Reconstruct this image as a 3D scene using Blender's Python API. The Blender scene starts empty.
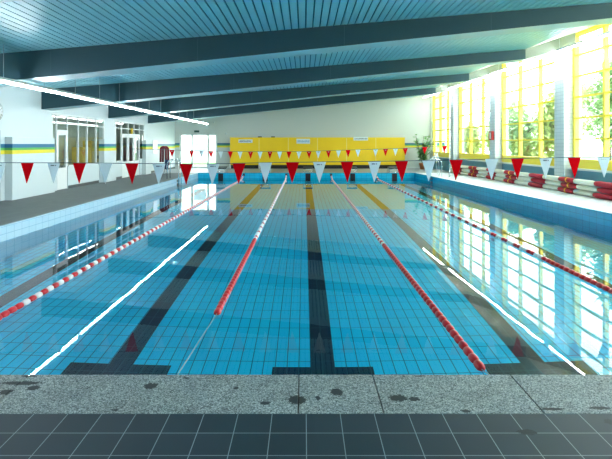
import bpy, bmesh, math, random
from mathutils import Vector, Matrix
random.seed(7)
PI = math.pi
sc = bpy.context.scene
C = sc.collection
F = 516.0            # focal length in pixels of the 612 px frame
WATER = -0.305
DEPTH = -2.055

# ------------------------------------------------------------------ materials
def new_mat(name):
    m = bpy.data.materials.new(name); m.use_nodes = True
    nt = m.node_tree; nt.nodes.clear()
    out = nt.nodes.new('ShaderNodeOutputMaterial')
    return m, nt, out

def pmat(name, col, rough=0.5, metal=0.0, noise=0.0, nscale=20.0, bump=0.0, spec=0.5, trans=0.0):
    m, nt, out = new_mat(name)
    b = nt.nodes.new('ShaderNodeBsdfPrincipled')
    b.inputs['Base Color'].default_value = (*col, 1)
    b.inputs['Roughness'].default_value = rough
    b.inputs['Metallic'].default_value = metal
    b.inputs['Specular IOR Level'].default_value = spec
    nt.links.new(b.outputs[0], out.inputs[0])
    tc = nt.nodes.new('ShaderNodeTexCoord')
    nz = nt.nodes.new('ShaderNodeTexNoise'); nz.inputs['Scale'].default_value = nscale
    nz.inputs['Detail'].default_value = 4
    nt.links.new(tc.outputs['Object'], nz.inputs['Vector'])
    if noise > 0:
        mx = nt.nodes.new('ShaderNodeMix'); mx.data_type = 'RGBA'
        mx.inputs[6].default_value = (*[c * (1 - noise) for c in col], 1)
        mx.inputs[7].default_value = (*[min(1, c * (1 + noise)) for c in col], 1)
        nt.links.new(nz.outputs[0], mx.inputs[0]); nt.links.new(mx.outputs[2], b.inputs['Base Color'])
    if bump > 0:
        bp = nt.nodes.new('ShaderNodeBump'); bp.inputs['Strength'].default_value = bump
        bp.inputs['Distance'].default_value = 0.01
        nt.links.new(nz.outputs[0], bp.inputs['Height']); nt.links.new(bp.outputs[0], b.inputs['Normal'])
    return m

def tile_mat(name, c1, c2, grout, w, h, mort, axes='xy', off=(0, 0), rough=0.25, bias=0.0, spec=0.5):
    m, nt, out = new_mat(name)
    b = nt.nodes.new('ShaderNodeBsdfPrincipled'); nt.links.new(b.outputs[0], out.inputs[0])
    tc = nt.nodes.new('ShaderNodeTexCoord'); sp = nt.nodes.new('ShaderNodeSeparateXYZ')
    nt.links.new(tc.outputs['Object'], sp.inputs[0])
    cb = nt.nodes.new('ShaderNodeCombineXYZ')
    for k, ax in enumerate(axes):
        a = nt.nodes.new('ShaderNodeMath'); a.operation = 'ADD'; a.inputs[1].default_value = off[k]
        nt.links.new(sp.outputs['xyz'.index(ax)], a.inputs[0]); nt.links.new(a.outputs[0], cb.inputs[k])
    br = nt.nodes.new('ShaderNodeTexBrick'); br.offset = 0.0; br.squash = 1.0
    br.inputs['Color1'].default_value = (*c1, 1); br.inputs['Color2'].default_value = (*c2, 1)
    br.inputs['Mortar'].default_value = (*grout, 1); br.inputs['Scale'].default_value = 1
    br.inputs['Mortar Size'].default_value = mort; br.inputs['Mortar Smooth'].default_value = 0.1
    br.inputs['Bias'].default_value = bias
    br.inputs['Brick Width'].default_value = w; br.inputs['Row Height'].default_value = h
    nt.links.new(cb.outputs[0], br.inputs['Vector'])
    nt.links.new(br.outputs['Color'], b.inputs['Base Color'])
    b.inputs['Roughness'].default_value = rough
    b.inputs['Specular IOR Level'].default_value = spec
    bp = nt.nodes.new('ShaderNodeBump'); bp.inputs['Strength'].default_value = 0.3
    bp.inputs['Distance'].default_value = 0.002; bp.invert = True
    nt.links.new(br.outputs['Fac'], bp.inputs['Height']); nt.links.new(bp.outputs[0], b.inputs['Normal'])
    return m

M = {}
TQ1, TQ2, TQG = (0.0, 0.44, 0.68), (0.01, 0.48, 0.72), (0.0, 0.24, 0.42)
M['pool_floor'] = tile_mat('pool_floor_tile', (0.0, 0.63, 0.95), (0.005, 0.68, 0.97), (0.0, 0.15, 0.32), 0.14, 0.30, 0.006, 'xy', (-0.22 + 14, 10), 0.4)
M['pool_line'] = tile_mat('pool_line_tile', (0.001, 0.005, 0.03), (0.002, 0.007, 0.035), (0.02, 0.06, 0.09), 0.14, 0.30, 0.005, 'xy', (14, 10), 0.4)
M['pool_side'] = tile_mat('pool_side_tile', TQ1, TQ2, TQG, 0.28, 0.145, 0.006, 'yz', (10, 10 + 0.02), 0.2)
M['pool_left_lit'] = tile_mat('window_lit_pool_tile', (0.52, 0.74, 0.90), (0.56, 0.77, 0.92), (0.32, 0.56, 0.74), 0.28, 0.145, 0.006, 'yz', (10, 10 + 0.02), 0.2)  # turquoise wall tile paled by window light put into the colour
M['pool_end'] = tile_mat('pool_end_tile', TQ1, TQ2, TQG, 0.28, 0.145, 0.006, 'xz', (10, 10 + 0.02), 0.2)
M['black_tile'] = pmat('black_tile', (0.006, 0.008, 0.016), 0.3)
M['slate'] = None
M['deck_dark'] = tile_mat('grey_deck_tile', (0.075, 0.088, 0.086), (0.092, 0.105, 0.102), (0.045, 0.052, 0.052), 0.2, 0.2, 0.004, 'xy', (10, 10), 0.55)
M['deck_window_lit'] = tile_mat('window_lit_deck_tile', (0.62, 0.66, 0.68), (0.70, 0.73, 0.75), (0.42, 0.45, 0.47), 0.2, 0.2, 0.004, 'xy', (10, 10), 0.35)  # grey deck tile with the window glare put into its base colour
M['white'] = pmat('white_paint', (0.72, 0.76, 0.76), 0.5)
M['white_wall'] = pmat('white_plaster', (0.66, 0.72, 0.72), 0.7, noise=0.03, nscale=3)
M['soffit'] = pmat('white_soffit', (0.74, 0.76, 0.72), 0.6, noise=0.02, nscale=3)
M['far_wall'] = None
M['ceiling'] = pmat('blue_ceiling_slat', (0.34, 0.70, 0.80), 0.3, spec=0.9)
M['ceiling_gap'] = pmat('dark_ceiling_gap', (0.04, 0.22, 0.30), 0.8)
M['beam'] = pmat('slate_grey_beam_cladding', (0.018, 0.066, 0.088), 0.65, noise=0.18, nscale=60, bump=0.15)
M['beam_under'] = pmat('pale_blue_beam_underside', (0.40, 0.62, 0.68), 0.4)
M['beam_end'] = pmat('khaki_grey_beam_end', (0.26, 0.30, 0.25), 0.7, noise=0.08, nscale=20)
M['beam_seam'] = pmat('beam_seam', (0.035, 0.09, 0.115), 0.6)
M['yellow'] = pmat('yellow_lacquer', (0.96, 0.74, 0.07), 0.35)
M['panel_yellow'] = pmat('panel_yellow', (0.93, 0.60, 0.0), 0.45, noise=0.04, nscale=2)
M['red'] = pmat('red_plastic', (0.62, 0.008, 0.02), 0.35)
M['white_plastic'] = pmat('white_plastic', (0.78, 0.80, 0.82), 0.35)
M['foam_red'] = pmat('red_foam', (0.42, 0.012, 0.03), 0.75, noise=0.12, nscale=30, bump=0.2)
M['foam_white'] = pmat('cream_foam', (0.72, 0.71, 0.60), 0.75, noise=0.08, nscale=30, bump=0.2)
M['strap'] = pmat('yellow_strap', (0.9, 0.5, 0.02), 0.6)
M['blue_base'] = pmat('blue_base_paint', (0.11, 0.36, 0.48), 0.45, noise=0.1, nscale=2)
M['chrome'] = pmat('chrome', (0.75, 0.78, 0.80), 0.15, metal=1.0)
M['grey_metal'] = pmat('grey_metal', (0.45, 0.52, 0.55), 0.4, metal=0.4)
M['dark'] = pmat('black_plastic', (0.012, 0.014, 0.018), 0.5)
M['cable'] = pmat('steel_cable', (0.35, 0.42, 0.45), 0.4, metal=0.5)
M['cord'] = pmat('dark_cord', (0.05, 0.10, 0.15), 0.6)
M['terracotta'] = pmat('terracotta', (0.62, 0.22, 0.08), 0.8)
M['soil'] = pmat('soil', (0.04, 0.025, 0.015), 0.95)
M['leaf'] = pmat('houseplant_leaf', (0.16, 0.38, 0.12), 0.5, noise=0.4, nscale=4)
M['bark'] = pmat('bark', (0.12, 0.09, 0.06), 0.9, noise=0.3)
M['tree_a'] = pmat('tree_leaf_green', (0.36, 0.50, 0.24), 0.6, noise=0.4, nscale=1.2)
M['tree_b'] = pmat('tree_leaf_yellow_green', (0.50, 0.56, 0.24), 0.6, noise=0.4, nscale=1.2)
M['grass'] = pmat('lawn', (0.12, 0.22, 0.06), 0.9, noise=0.3, nscale=1)
M['khaki'] = pmat('khaki_wall', (0.55, 0.62, 0.56), 0.8)
M['room_floor'] = pmat('room_floor', (0.16, 0.17, 0.16), 0.6)
M['ochre'] = pmat('ochre_cabinet', (0.62, 0.48, 0.16), 0.5)
M['maroon'] = pmat('maroon_foam', (0.16, 0.012, 0.022), 0.7)
M['navy'] = pmat('navy_foam', (0.02, 0.05, 0.14), 0.7)
M['facade'] = pmat('pale_facade', (0.6, 0.6, 0.57), 0.8)
M['facade_glass'] = pmat('facade_glass', (0.15, 0.17, 0.18), 0.2)
M['ink'] = pmat('ink', (0.02, 0.05, 0.09), 0.6)
M['blue_ink'] = pmat('blue_ink', (0.10, 0.35, 0.55), 0.6)
M['sign_white'] = pmat('sign_white', (0.70, 0.78, 0.78), 0.5)
M['sign_green'] = pmat('sign_green', (0.01, 0.07, 0.05), 0.5)
M['grey_frame'] = pmat('grey_frame', (0.36, 0.44, 0.46), 0.5)

def striped_wall(name, base, dz=0.0):
    m, nt, out = new_mat(name)
    b = nt.nodes.new('ShaderNodeBsdfPrincipled'); nt.links.new(b.outputs[0], out.inputs[0])
    b.inputs['Roughness'].default_value = 0.55
    g = nt.nodes.new('ShaderNodeNewGeometry'); sp = nt.nodes.new('ShaderNodeSeparateXYZ')
    nt.links.new(g.outputs['Position'], sp.inputs[0])
    mr = nt.nodes.new('ShaderNodeMapRange')
    mr.inputs['From Min'].default_value = 1.0 + dz; mr.inputs['From Max'].default_value = 2.0 + dz
    nt.links.new(sp.outputs[2], mr.inputs['Value'])
    cr = nt.nodes.new('ShaderNodeValToRGB'); cr.color_ramp.interpolation = 'CONSTANT'
    e = cr.color_ramp.elements
    e[0].position = 0; e[0].color = (*base, 1)
    e[1].position = 0.31; e[1].color = (0.72, 0.62, 0.04, 1)
    for p, c in ((0.42, (0.10, 0.42, 0.10)), (0.49, (0.02, 0.15, 0.28)), (0.60, base)):
        n = e.new(p); n.color = (*c, 1)
    nt.links.new(mr.outputs[0], cr.inputs[0]); nt.links.new(cr.outputs[0], b.inputs['Base Color'])
    return m
M['striped'] = striped_wall('striped_wall_paint', (0.56, 0.64, 0.66))
M['far_wall'] = striped_wall('far_wall_paint', (0.56, 0.60, 0.57), 0.06)

def brick_pier():
    return tile_mat('white_painted_brick', (0.60, 0.66, 0.68), (0.64, 0.70, 0.72), (0.48, 0.55, 0.57), 0.3, 0.125, 0.01, 'yz', (10, 10), 0.6)
M['pier'] = brick_pier()

def slate_mat():
    m = tile_mat('slate_blue_floor_tile', (0.026, 0.045, 0.062), (0.036, 0.056, 0.076), (0.28, 0.36, 0.40), 0.2017, 0.2055, 0.0024, 'xy', (-0.013 + 10 * 0.2017, -3.062 + 20 * 0.2055), 0.5, spec=0.3)
    return m, None

def add_stains(m, centres, dark, inv):
    """wet patches with a ragged outline of their own"""
    nt = m.node_tree
    b = [n for n in nt.nodes if n.type == 'BSDF_PRINCIPLED'][0]
    src = b.inputs['Base Color'].links[0].from_socket
    tc = nt.nodes.new('ShaderNodeTexCoord')
    nz = nt.nodes.new('ShaderNodeTexNoise'); nz.inputs['Scale'].default_value = 45; nz.inputs['Detail'].default_value = 8; nz.inputs['Roughness'].default_value = 0.75
    nt.links.new(tc.outputs['Object'], nz.inputs['Vector'])
    acc = None
    for (x, y, rx, ry) in centres:
        mp = nt.nodes.new('ShaderNodeMapping'); mp.vector_type = 'TEXTURE'
        mp.inputs['Location'].default_value = (x, y, 0); mp.inputs['Scale'].default_value = (rx, ry, 1)
        nt.links.new(tc.outputs['Object'], mp.inputs['Vector'])
        ln = nt.nodes.new('ShaderNodeVectorMath'); ln.operation = 'LENGTH'
        nt.links.new(mp.outputs[0], ln.inputs[0])
        if acc is None: acc = ln.outputs['Value']
        else:
            mn = nt.nodes.new('ShaderNodeMath'); mn.operation = 'MINIMUM'
            nt.links.new(acc, mn.inputs[0]); nt.links.new(ln.outputs['Value'], mn.inputs[1]); acc = mn.outputs[0]
    # mask = smooth( noise*1.6 - dist )
    ml = nt.nodes.new('ShaderNodeMath'); ml.operation = 'MULTIPLY'; ml.inputs[1].default_value = 2.4
    nt.links.new(nz.outputs[0], ml.inputs[0])
    sb = nt.nodes.new('ShaderNodeMath'); sb.operation = 'SUBTRACT'
    nt.links.new(ml.outputs[0], sb.inputs[0]); nt.links.new(acc, sb.inputs[1])
    mr = nt.nodes.new('ShaderNodeMapRange'); mr.inputs['From Min'].default_value = 0.12; mr.inputs['From Max'].default_value = 0.25
    nt.links.new(sb.outputs[0], mr.inputs['Value'])
    mx = nt.nodes.new('ShaderNodeMix'); mx.data_type = 'RGBA'; mx.inputs[7].default_value = (*dark, 1)
    nt.links.new(mr.outputs[0], mx.inputs[0]); nt.links.new(src, mx.inputs[6])
    nt.links.new(mx.outputs[2], b.inputs['Base Color'])

def gnd(px, py):
    """floor point seen at a pixel"""
    Z = 1.6 * F / (py - 144.0)
    return ((px - 304.0) * Z / F, Z)

M['slate'], _ = slate_mat()
x0, y0 = gnd(527, 432); x1, y1 = gnd(610, 422)
add_stains(M['slate'], [(x0, y0, 0.05, 0.028), (x1, y1, 0.03, 0.03)], (0.012, 0.02, 0.03), False)

def granite_mat():
    m, nt, out = new_mat('granite_chip_coping')
    b = nt.nodes.new('ShaderNodeBsdfPrincipled'); nt.links.new(b.outputs[0], out.inputs[0])
    b.inputs['Roughness'].default_value = 0.6
    tc = nt.nodes.new('ShaderNodeTexCoord')
    v = nt.nodes.new('ShaderNodeTexVoronoi'); v.inputs['Scale'].default_value = 150
    nt.links.new(tc.outputs['Object'], v.inputs['Vector'])
    sp = nt.nodes.new('ShaderNodeSeparateColor'); nt.links.new(v.outputs['Color'], sp.inputs[0])
    cr = nt.nodes.new('ShaderNodeValToRGB')
    e = cr.color_ramp.elements
    e[0].position = 0.0; e[0].color = (0.05, 0.07, 0.075, 1)
    e[1].position = 1.0; e[1].color = (0.80, 0.86, 0.86, 1)
    for p, c in ((0.3, (0.25, 0.30, 0.31)), (0.7, (0.45, 0.51, 0.52))):
        n = e.new(p); n.color = (*c, 1)
    nt.links.new(sp.outputs[0], cr.inputs[0])
    n2 = nt.nodes.new('ShaderNodeTexNoise'); n2.inputs['Scale'].default_value = 3.0
    nt.links.new(tc.outputs['Object'], n2.inputs['Vector'])
    mx = nt.nodes.new('ShaderNodeMix'); mx.data_type = 'RGBA'; mx.blend_type = 'MULTIPLY'
    mx.inputs[0].default_value = 0.5
    nt.links.new(cr.outputs[0], mx.inputs[6]); nt.links.new(n2.outputs[0], mx.inputs[7])
    nt.links.new(mx.outputs[2], b.inputs['Base Color'])
    bp = nt.nodes.new('ShaderNodeBump'); bp.inputs['Strength'].default_value = 0.4; bp.inputs['Distance'].default_value = 0.002
    nt.links.new(sp.outputs[0], bp.inputs['Height']); nt.links.new(bp.outputs[0], b.inputs['Normal'])
    return m
M['granite'] = granite_mat()
st = []
for (px, py, rx, ry) in ((33, 388, .05, .035), (22, 383, .16, .03), (6, 392, .05, .04), (151, 386, .055, .045), (265, 403, .04, .02), (297, 400, .07, .06),
                         (318, 398, .02, .03), (337, 392, .05, .05), (398, 398, .07, .045), (414, 399, .04, .03), (236, 388, .02, .015), (186, 378, .03, .012),
                         (115, 410, .02, .012), (466, 411, .035, .02), (552, 409, .09, .018), (600, 408, .08, .02), (30, 376, .07, .012), (420, 376, .05, .01)):
    a, b_ = gnd(px, py); st.append((a, b_, rx * .8, ry * .9))
add_stains(M['granite'], st, (0.022, 0.032, 0.036), False)

def water_mat():
    m, nt, out = new_mat('pool_water')
    rf = nt.nodes.new('ShaderNodeBsdfRefraction'); rf.inputs['IOR'].default_value = 1.33
    rf.inputs['Roughness'].default_value = 0.0; rf.inputs['Color'].default_value = (0.95, 0.99, 1.0, 1)
    gl = nt.nodes.new('ShaderNodeBsdfGlossy'); gl.inputs['Roughness'].default_value = 0.0
    fr = nt.nodes.new('ShaderNodeFresnel'); fr.inputs['IOR'].default_value = 1.29
    mx = nt.nodes.new('ShaderNodeMixShader')
    tc = nt.nodes.new('ShaderNodeTexCoord'); mp = nt.nodes.new('ShaderNodeMapping')
    mp.inputs['Scale'].default_value = (1.0, 0.7, 1.0)
    nt.links.new(tc.outputs['Object'], mp.inputs['Vector'])
    nz = nt.nodes.new('ShaderNodeTexNoise'); nz.inputs['Scale'].default_value = 1.6; nz.inputs['Detail'].default_value = 2
    nt.links.new(mp.outputs[0], nz.inputs['Vector'])
    bp = nt.nodes.new('ShaderNodeBump'); bp.inputs['Strength'].default_value = 0.25; bp.inputs['Distance'].default_value = 0.003
    nt.links.new(nz.outputs[0], bp.inputs['Height'])
    for n in (rf, gl, fr): nt.links.new(bp.outputs[0], n.inputs['Normal'])
    nt.links.new(fr.outputs[0], mx.inputs[0]); nt.links.new(rf.outputs[0], mx.inputs[1]); nt.links.new(gl.outputs[0], mx.inputs[2])
    nt.links.new(mx.outputs[0], out.inputs[0])
    return m
M['water'] = water_mat()

def glass_mat(name, tint):
    m, nt, out = new_mat(name)
    tr = nt.nodes.new('ShaderNodeBsdfTransparent'); tr.inputs[0].default_value = (*tint, 1)
    gl = nt.nodes.new('ShaderNodeBsdfGlossy'); gl.inputs['Roughness'].default_value = 0.0
    fr = nt.nodes.new('ShaderNodeFresnel')
    ge = nt.nodes.new('ShaderNodeNewGeometry'); mr = nt.nodes.new('ShaderNodeMapRange')
    mr.inputs['To Min'].default_value = 1.5; mr.inputs['To Max'].default_value = 1 / 1.5
    nt.links.new(ge.outputs['Backfacing'], mr.inputs['Value']); nt.links.new(mr.outputs[0], fr.inputs['IOR'])
    mx = nt.nodes.new('ShaderNodeMixShader')
    nt.links.new(fr.outputs[0], mx.inputs[0]); nt.links.new(tr.outputs[0], mx.inputs[1]); nt.links.new(gl.outputs[0], mx.inputs[2])
    nt.links.new(mx.outputs[0], out.inputs[0])
    return m
M['glass'] = glass_mat('clear_glass', (0.93, 0.97, 0.96))

def emit_mat(name, col, s):
    m, nt, out = new_mat(name)
    e = nt.nodes.new('ShaderNodeEmission'); e.inputs[0].default_value = (*col, 1); e.inputs[1].default_value = s
    nt.links.new(e.outputs[0], out.inputs[0]); return m
M['tube'] = emit_mat('fluorescent_tube', (0.92, 0.98, 1.0), 26.0)

M['tube_added'] = emit_mat('added_room_tube', (0.95, 0.98, 0.94), 9.0)
def flag_mat(name, col, tr):
    m, nt, out = new_mat(name)
    d = nt.nodes.new('ShaderNodeBsdfDiffuse'); d.inputs[0].default_value = (*col, 1)
    t = nt.nodes.new('ShaderNodeBsdfTranslucent'); t.inputs[0].default_value = (*col, 1)
    mx = nt.nodes.new('ShaderNodeMixShader'); mx.inputs[0].default_value = tr
    nt.links.new(d.outputs[0], mx.inputs[1]); nt.links.new(t.outputs[0], mx.inputs[2]); nt.links.new(mx.outputs[0], out.inputs[0])
    return m
M['flag_red'] = flag_mat('red_pennant_cloth', (0.85, 0.004, 0.012), 0.25)
M['flag_white'] = flag_mat('white_pennant_cloth', (0.84, 0.92, 0.96), 0.45)

# ------------------------------------------------------------------ mesh builder
class MB:
    def __init__(s): s.v = []; s.f = []; s.mi = []; s.sm = []
    def add(s, vs, fs, mi=0, smooth=False):
        n = len(s.v); s.v += [tuple(v) for v in vs]
        for f in fs: s.f.append([i + n for i in f]); s.mi.append(mi); s.sm.append(smooth)
        return s
    def box(s, x0, x1, y0, y1, z0, z1, mi=0):
        return s.add([(x0, y0, z0), (x1, y0, z0), (x1, y1, z0), (x0, y1, z0), (x0, y0, z1), (x1, y0, z1), (x1, y1, z1), (x0, y1, z1)],
                     [(0, 3, 2, 1), (4, 5, 6, 7), (0, 1, 5, 4), (1, 2, 6, 5), (2, 3, 7, 6), (3, 0, 4, 7)], mi)
    def quad(s, a, b, c, d, mi=0): return s.add([a, b, c, d], [(0, 1, 2, 3)], mi)
    def prism(s, poly, y0, y1, mi=0):          # poly in (x,z), extruded along y
        n = len(poly)
        vs = [(x, y0, z) for x, z in poly] + [(x, y1, z) for x, z in poly]
        fs = [tuple(range(n)), tuple(reversed(range(n, 2 * n)))] + [(i, i + n, (i + 1) % n + n, (i + 1) % n) for i in range(n)]
        return s.add(vs, fs, mi)
    def slab(s, poly, z0, z1, mi=0):           # poly in (x,y)
        n = len(poly)
        vs = [(x, y, z0) for x, y in poly] + [(x, y, z1) for x, y in poly]
        fs = [tuple(reversed(range(n))), tuple(range(n, 2 * n))] + [(i, (i + 1) % n, (i + 1) % n + n, i + n) for i in range(n)]
        return s.add(vs, fs, mi)
    def tube(s, pts, r, seg=8, mi=0, radii=None):
        pts = [Vector(p) for p in pts]; rings = []; vs = []; fs = []
        up = None
        for i, p in enumerate(pts):
            d = (pts[min(i + 1, len(pts) - 1)] - pts[max(i - 1, 0)]).normalized()
            if up is None:
                up = Vector((0, 0, 1)) if abs(d.z) < 0.9 else Vector((1, 0, 0))
            a = d.cross(up).normalized(); b = a.cross(d).normalized(); up = b
            rr = radii[i] if radii else r
            for k in range(seg):
                t = 2 * PI * k / seg; vs.append(p + a * math.cos(t) * rr + b * math.sin(t) * rr)
        for i in range(len(pts) - 1):
            for k in range(seg):
                k2 = (k + 1) % seg
                fs.append((i * seg + k, i * seg + k2, (i + 1) * seg + k2, (i + 1) * seg + k))
        fs.append(tuple(reversed(range(seg)))); fs.append(tuple(range((len(pts) - 1) * seg, len(pts) * seg)))
        return s.add(vs, fs, mi, True)
    def lathe(s, prof, seg=16, c=(0, 0, 0), axis='z', mi=0):
        vs = []; fs = []
        for (r, h) in prof:
            for k in range(seg):
                t = 2 * PI * k / seg; a, b = r * math.cos(t), r * math.sin(t)
                p = {'z': (a, b, h), 'y': (a, h, b), 'x': (h, a, b)}[axis]
                vs.append((p[0] + c[0], p[1] + c[1], p[2] + c[2]))
        for i in range(len(prof) - 1):
            for k in range(seg):
                k2 = (k + 1) % seg; fs.append((i * seg + k, i * seg + k2, (i + 1) * seg + k2, (i + 1) * seg + k))
        fs.append(tuple(reversed(range(seg)))); fs.append(tuple(range((len(prof) - 1) * seg, len(prof) * seg)))
        return s.add(vs, fs, mi, True)
    def mesh(s, name, mats, bevel=0):
        me = bpy.data.meshes.new(name); me.from_pydata(s.v, [], s.f)
        for m in (mats if isinstance(mats, (list, tuple)) else [mats]): me.materials.append(m)
        me.polygons.foreach_set('material_index', s.mi); me.polygons.foreach_set('use_smooth', s.sm)
        bm = bmesh.new(); bm.from_mesh(me)
        bmesh.ops.recalc_face_normals(bm, faces=bm.faces)
        if bevel: bmesh.ops.bevel(bm, geom=list(bm.edges), offset=bevel, segments=2, affect='EDGES', profile=0.5)
        bm.to_mesh(me); bm.free(); me.update()
        return me
    def obj(s, name, mats, parent=None, loc=(0, 0, 0), rz=0, bevel=0):
        o = bpy.data.objects.new(name, s.mesh(name, mats, bevel)); C.objects.link(o)
        o.location = loc; o.rotation_euler = (0, 0, rz)
        if parent: o.parent = parent
        return o

def tag(o, label=None, cat=None, group=None, kind=None):
    if label: o['label'] = label
    if cat: o['category'] = cat
    if group: o['group'] = group
    if kind: o['kind'] = kind
    return o
def struct(o, label=None, cat=None): return tag(o, label, cat, None, 'structure')
def empty(name, loc=(0, 0, 0), rz=0, **k):
    o = bpy.data.objects.new(name, None); C.objects.link(o); o.location = loc; o.rotation_euler = (0, 0, rz)
    o.empty_display_size = 0.2
    if k: tag(o, **k)
    return o
def share(name, me, parent, loc=(0, 0, 0), rot=(0, 0, 0), scale=(1, 1, 1)):
    o = bpy.data.objects.new(name, me); C.objects.link(o); o.parent = parent; o.location = loc; o.rotation_euler = rot; o.scale = scale
    return o

# ------------------------------------------------------------------ ceiling line and plan
YB, YF = -1.6, 34.0
NEAR, FAR = 3.582, 28.5
XL = -5.86
def XR(y): return 6.1 + (FAR - y) * 0.055
def ctop(x):
    if x <= 7.17: return 3.36 + (x + 8.5) * (4.67 - 3.36) / 15.67
    return 4.67 + (x - 7.17) * 0.327
def cbot(x):
    if x <= 7.17: return 2.72 + (x + 8.5) * (4.35 - 2.72) / 15.67
    return 4.35 + (x - 7.17) * 0.277
TH = math.atan(0.037)
def rw(u, v=0.0):            # right wall frame: u along, v outwards
    return (9.06 - math.sin(TH) * u + math.cos(TH) * v, 17.4 + math.cos(TH) * u + math.sin(TH) * v)

# ------------------------------------------------------------------ floors
q = lambda pts: pts
mb = MB(); mb.box(-8.75, 9.9, YB, 3.062, -0.15, 0)
struct(mb.obj('floor', M['slate']), 'dark slate blue square floor tiles in the foreground', 'floor')
mb = MB(); mb.slab([(-8.75, 3.582), (XL - .05, 3.582), (XL - .05, FAR + .05), (-8.75, FAR + .05)], -0.15, 0)
mb.slab([(-8.75, 3.062), (-7.2, 3.062), (-7.2, 3.582), (-8.75, 3.582)], -0.15, 0)
struct(mb.obj('floor', M['deck_dark']), 'dark grey deck along the left side of the pool', 'floor')
mb = MB(); mb.slab([(-8.75, FAR + .05), (9.3, FAR + .05), (9.3, YF + .2), (-8.75, YF + .2)], -0.15, 0)
struct(mb.obj('floor', pmat('far_deck_tile', (0.24, 0.26, 0.26), 0.45)), 'grey deck behind the far end of the pool', 'floor')
mb = MB(); mb.slab([(XR(3.582) + .05, 3.582), (9.9, 3.582), (9.3, FAR + .05), (XR(FAR) + .05, FAR + .05)], -0.15, 0)
struct(mb.obj('floor', M['deck_window_lit']), 'deck under the yellow windows, window light put into its near white colour', 'floor')

# granite coping along the near end: separate slabs with open joints
cuts = [-7.2, -4.4, -1.905, -0.035, 0.475, 1.43, 3.4, 5.4, 7.3]
for i in range(len(cuts) - 1):
    g = 0.004
    mb = MB(); mb.box(cuts[i] + g, cuts[i + 1] - g, 3.066, 3.582, -0.12, 0.0)
    o = mb.obj('coping_slab', M['granite'], bevel=0.004)
    struct(o, 'grey speckled granite coping slab on the near pool edge', 'coping')
mb = MB(); mb.box(-7.2, 7.3, 3.062, 3.60, -0.15, -0.03)
struct(mb.obj('trim_1', M['dark']), 'dark joint bed under the coping slabs', 'trim')

# ------------------------------------------------------------------ pool basin
mb = MB(); mb.slab([(XL - .2, NEAR - .2), (XR(NEAR) + .3, NEAR - .2), (XR(FAR) + .3, FAR + .2), (XL - .2, FAR + .2)], DEPTH - .15, DEPTH)
pf = struct(mb.obj('pool_floor', M['pool_floor']), 'turquoise tiled floor of the swimming pool', 'pool floor')
lanes = [-4.6, -2.15, 0.22, 2.69, 5.0]
for x in lanes:
    mb = MB(); mb.box(-.14, .14, 5.72, 26.5, 0, .004)
    mb.box(-.59, .59, 5.72, 6.07, 0, .0045); mb.box(-.56, .56, 26.2, 26.5, 0, .0045)
    o = mb.obj('lane_line', M['pool_line'], pf, (x, 0, DEPTH)); o['label'] = 'black tiled lane line'
mb = MB(); mb.box(XL - .25, XL, NEAR - .2, FAR + .2, DEPTH, -0.003)
pl = struct(mb.obj('pool_wall_left', M['pool_left_lit']), 'tiled left side wall of the pool, window light put into its pale blue colour', 'pool wall')
ang = math.atan(0.055)
L = (FAR - NEAR) / math.cos(ang) + .3
mb = MB(); mb.box(0, .25, 0, L, DEPTH, -0.003)
# object axis y runs towards the far end, leaning left
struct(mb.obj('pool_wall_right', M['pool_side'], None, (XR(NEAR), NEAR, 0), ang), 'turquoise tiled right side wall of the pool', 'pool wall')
mb = MB(); mb.box(XL, XR(FAR) + .1, FAR, FAR + .25, DEPTH, -0.003)
pe = struct(mb.obj('pool_wall_far', M['pool_end']), 'turquoise tiled far end wall of the pool', 'pool wall')
for x in lanes:
    mb = MB(); mb.box(x - .14, x + .14, FAR - .006, FAR + .01, DEPTH, -0.03)
    o = mb.obj('target_line', M['black_tile'], pe); o['label'] = 'black tiled target line'
mb = MB(); mb.box(XL, XR(NEAR), NEAR - .25, NEAR, DEPTH, -0.13)
struct(mb.obj('pool_wall_near', M['pool_end']), 'turquoise tiled near end wall of the pool', 'pool wall')
# thin edge trims on the deck rim
mb = MB(); mb.box(XL - .06, XL + .012, NEAR, FAR, -0.025, 0.004)
struct(mb.obj('trim_2', M['pool_left_lit']), 'rim along the left pool edge, window light put into its pale colour', 'trim')
mb = MB(); mb.box(-.012, .06, 0, L - .3, -0.025, 0.004)
struct(mb.obj('trim_3', M['pool_side'], None, (XR(NEAR), NEAR, 0), ang), 'blue rim along the right pool edge', 'trim')
mb = MB(); mb.box(XL - .06, XR(FAR) + .06, FAR - .012, FAR + .06, -0.025, 0.004)
struct(mb.obj('trim_8', M['pool_end']), 'blue rim along the far pool edge', 'trim')
# water
mb = MB(); mb.quad((XL - .02, NEAR - .02, 0), (XR(NEAR) + .02, NEAR - .02, 0), (XR(FAR) + .02, FAR + .02, 0), (XL - .02, FAR + .02, 0))
struct(mb.obj('pool_water', M['water'], None, (0, 0, WATER)), 'still clear blue water of the swimming pool', 'water')

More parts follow.
